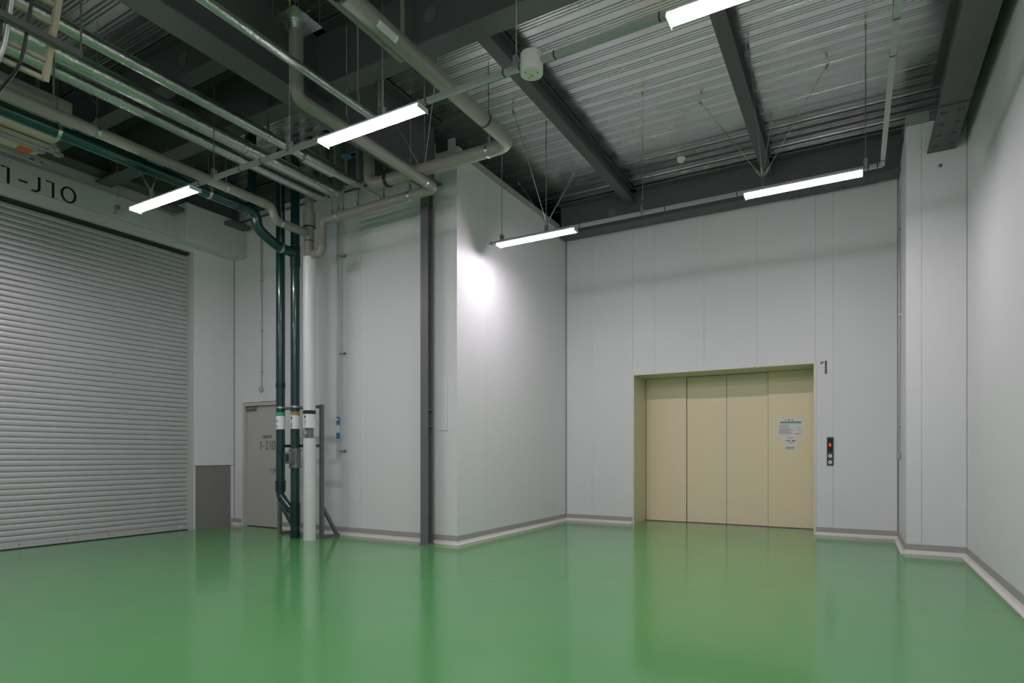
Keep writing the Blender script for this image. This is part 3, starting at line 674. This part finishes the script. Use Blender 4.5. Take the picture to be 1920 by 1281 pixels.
for root, X, cm, tx in ((g1, XG1, 'band_green', '通 気'), (g2, XG2, 'band_tan', '一般排水')):
    zb_, zm_, zt_ = onY(540, 805, YG).z, onY(540, 780, YG).z, onY(540, 773, YG).z
    band(root, X, YG, RG + .001, zb_, zm_, 'paper', 'label_band'); band(root, X, YG, RG + .001, zm_, zt_, cm, 'colour_band')
    if root is g2: ch_arrow(root, X, YG, RG + .001, zm_ - .045, CANG - 48)
    vtext(root, X, YG, RG + .001, tx, zm_ - (.07 if root is g2 else .05), .034 if root is g2 else .04, CANG - 48)
# green horizontal pipe joining the waste pipe
XP6, ZP6 = -7.27, 4.63
P6 = pipe('waste_pipe', 'dark green horizontal pipe curving down into the waste pipe', [(XP6, YR + .05, ZP6 + .03), (XP6, 5.55, ZP6), (XP6 - .02, 5.60, 4.42), (XG2 - .005, 5.92, 4.26), (XG2, YG, 4.245)], .072, 'green', fil=.14, fit='greenfit', hang=[(0, .76), (0, .93), (3, .18)], rings=[(0, .975)], ringr=1.06, ringl=.06)
MB().cyl((XP6, 5.50, ZP6), (XP6, 5.50, ZD), .055, 16).build('branch_riser', 'greenfit', P6)

# pipe support frame
fr = thing('pipe_stand', (-7.35, 6.4, 0), 'grey angle-steel frame holding the three standing pipes', 'pipe support')
XA, XB_, YF = -7.80, -6.885, 6.40
zt = onY(602, 759, YF).z
for X in (XA, XB_):
    u = BX('upright', 'post', fr, X - .025, X + .025, YF - .025, YF + .025, 0, zt)
    MB().bar((X, YF + .02, .46), (X, YF + .30, .03), .04, .045).build('brace', 'post', fr)
    BX('foot', 'post', fr, X - .02, X + .02, YF + .025, YF + .34, 0, .04)
for z in (zt - .03, onY(602, 836, YF).z):
    BX('crossbar', 'post', fr, XA + .025, XB_ - .025, YF - .024, YF + .016, z - .022, z + .022)
    for X, R in ((XG1, RG), (XG2, RG)):
        if z > zt - .1:
            c = MB().cyl((X, YG, z - .014), (X, YG, z + .014), R * 1.1, 24).build('pipe_band', 'galv', fr)
            MB().cyl((X + .05, YG + .03, z), (X + .085, YF - .03, z), .014, 8).build('band_bolt', 'galv', c)
        else: BX('stub', 'shutdark', fr, X + .04, X + .08, YG + .05, YF - .024, z - .02, z + .02)

# ------------------------------------------------------------------ small wall services
# conduit with round box
p = onY(492, 730, YM); cd = thing('wall_conduit', (p.x, YM, p.z), 'thin grey conduit with a round end box above the grey door', 'conduit')
MB().cyl((p.x, YM - .022, p.z), (p.x, YM - .022, 5.28), .0125, 12).build('conduit_run', 'steelpipe', cd)
MB().cyl((p.x, YM - .001, p.z), (p.x, YM - .045, p.z), .045, 20).build('round_box', 'steelpipe', cd)
for z in (2.65, 3.35, 4.2): BX('saddle', 'galv', cd, p.x - .024, p.x + .024, YM - .037, YM - .0005, z, z + .02)
# water pipe with blue valves
YW = YM - .07
p = onY(634, 860, YW); wpz = lambda y: onY(634, y, YW).z
wt = thing('water_pipe', (p.x, YW, p.z), 'thin steel water pipe with blue valves on the wall', 'pipe')
MB().cyl((p.x, YW, p.z), (p.x, YW, wpz(412)), .017, 14).build('pipe_run', 'steelpipe', wt)
for y0, y1 in ((782, 797), (812, 823)): MB().cyl((p.x, YW, wpz(y1)), (p.x, YW, wpz(y0)), .026, 14).build('valve_body', 'blue', wt)
MB().cyl((p.x, YW - .01, wpz(787)), (p.x, YW - .05, wpz(787)), .022, 12).build('valve_knob', 'white', wt)
MB().cyl((p.x, YW, wpz(811)), (p.x, YW, wpz(798)), .0185, 14).build('bare_spool', 'white', wt)
for y_ in (480, 663, 846):
    c = MB().cyl((p.x, YW, wpz(y_) - .012), (p.x, YW, wpz(y_) + .012), .024, 12).build('pipe_clip', 'galv', wt)
    MB().cyl((p.x, YW + .01, wpz(y_)), (p.x + .085, YM, wpz(y_)), .008, 8).cyl((p.x + .085, YM - .02, wpz(y_)), (p.x + .085, YM - .0005, wpz(y_)), .02, 10).build('standoff', 'valve', c)
# right conduit on the pier
cp_ = onX(1689, 848, XP)
rc = thing('wall_conduit', (XP, cp_.y, cp_.z), 'thin conduit ending in a small box on the side of the pier', 'conduit')
MB().cyl((XP - .02, cp_.y, cp_.z), (XP - .02, cp_.y, 5.05), .0125, 12).build('conduit_run', 'steelpipe', rc)
BX('socket_box', 'cap', rc, XP - .05, XP - .0005, cp_.y - .05, cp_.y + .05, cp_.z - .10, cp_.z + .02, bev=.006)
for z in (1.65, 3.2, 4.4): BX('saddle', 'galv', rc, XP - .036, XP - .0005, cp_.y - .03, cp_.y + .03, z, z + .02)
# bolt on the pier
p = onY(1763, 311, YP)
tag(MB().cyl((p.x, YP - .012, p.z), (p.x, YP - .0005, p.z), .020, 14).cyl((p.x, YP - .02, p.z), (p.x, YP - .012, p.z), .010, 8).build('wall_plug', 'valve', None), 'small grey plug high on the pier face', 'plug')
# slim strut along the wall pipe with hangers
st = thing('strut_channel', (-6.0, 6.35, 4.78), 'slim steel strut hanging above the beige wall pipe', 'strut')
a_ = onY(617, 405, 6.35); b_ = onY(722, 374, 6.35)
MB().bar(a_, b_, .03, .03).build('strut', 'galv_matt', st)
MB().bar(b_, onz(636, 328, 4.93), .03, .03).build('diagonal_strut', 'galv_matt', st)
for px_ in (623, 645, 673, 720):
    t = (px_ - 617) / (722 - 617); q = a_.lerp(b_, min(1, max(0, t)))
    rb = MB(); vrod(rb, q.x, q.y, q.z); rb.cyl((q.x, q.y, q.z + .02), (q.x, q.y, q.z + .07), .016, 8); rb.build('hanger_rod', 'galv', st)

# ------------------------------------------------------------------ services high at the left
# cable ladder with cables
lo = onz(84, 152, 4.05); Yl = lo.y; hi = onY(112, -14, Yl)
lad = thing('cable_ladder', lo, 'cream cable ladder with black cables in the top left corner', 'cable ladder')
LW = .50
for dy in (0, -LW): MB().bar(lo + V((0, dy, 0)), hi + V((0, dy, 0)), .035, .05).build('side_rail', 'tray', lad)
for k in range(6):
    q = lo.lerp(hi, .02 + k * .205); MB().bar(q, q - V((0, LW, 0)), .028, .03).build('rung', 'tray', lad)
for k, (dy, r_) in enumerate(((.16, .011), (.27, .016), (.31, .016), (.44, .010), (.50, .012))):
    q0 = lo.lerp(hi, .18) + V((.03, -dy, 0)); q1 = lo.lerp(hi, 1.0) + V((.03, -dy, 0))
    MB().tube([q0 + V((-.25, -.06, -.25)), q0 + V((-.04, -.02, -.12)), q0, q1], r_, .10, 10).build('cable', 'cable' if k != 1 else 'galv_matt', lad)
# dark strut channels
def strut(label, a, b, w=.05, rod=None, top=ZD):
    r = thing('strut_channel', a, label, 'strut'); MB().bar(a, b, w, .045).build('strut', 'steel', r)
    for q in rod or (): rb = MB(); vrod(rb, q.x, q.y, q.z, top, .008); rb.build('hanger_rod', 'steel', r)
    return r
a = onz(152, 104, 4.28); strut('dark steel strut passing in front of the cable ladder', a, V((a.x, YR + .3, a.z)), rod=[a], top=4.98)
a = onz(101, 186, 4.38); strut('dark steel strut below the cable ladder', a, V((a.x, YR + .3, a.z)), rod=[a])
# brown duct
d_ = ray(120, 228); zq = 5.24; X = d_.x / d_.z * (zq - CAMZ); ye = onX(149, 240, X).y
du = thing('cable_duct', (X, 1, zq), 'brown boxed duct between the beige and green pipes', 'duct')
BX('duct_body', 'brown', du, X - .10, X + .10, YR + .1, ye, zq - .045, zq + .05)
for yy in (ye - .02, ye - .9, ye - 1.8): BX('joint_band', 'shutdark', du, X - .104, X + .104, yy - .012, yy + .012, zq - .049, zq + .054)
# fan coil unit
un = thing('fan_unit', (-8.1, 2.7, 4.72), 'cream suspended air unit with an orange sticker above the lintel', 'air unit')
BX('casing', 'unit', un, -8.02, -7.55, 1.5, 3.42, 4.80, 5.15, bev=.01)
BX('drain_tray', 'unit', un, -8.44, -8.10, 1.5, 3.42, 4.78, 4.83, bev=.006)
BX('orange_sticker', 'orange', un, -8.415, -8.24, 3.22, 3.36, 4.777, 4.7795)
for X, z, ye, m_ in ((-8.06, 4.745, 3.55, 'galv_matt'), (-8.14, 4.74, 3.40, 'tray'), (-8.48, 4.74, 3.52, 'galv'), (-8.0, 4.765, 3.48, 'tray')):
    s = MB().bar((X, 1.4, z), (X, ye, z), .035, .03).build('support_strut', m_, un)
    rb = MB(); vrod(rb, X, ye - .06, z); rb.box(X - .02, X + .02, ye - .09, ye - .03, z - .03, z + .05); rb.build('hanger_rod', 'galv_matt', s)
MB().cyl((-8.10, 2.55, 4.80), (-8.10, 2.80, 4.80), .09, 16).build('fan_motor', 'valve', un)
# round branch box / small plates on the bulkhead
tag(BX('junction_box', 'steel', None, -9.2, -9.02, 5.35, 5.62, 5.0, 5.06, bev=.005), 'small dark plate box beside the leftmost lamp', 'junction box')
tag(BX('junction_box', 'steel', None, -9.2, -9.0, 6.42, 6.78, 5.1, 5.16, bev=.005), 'small dark plate box above the white bulkhead', 'junction box')
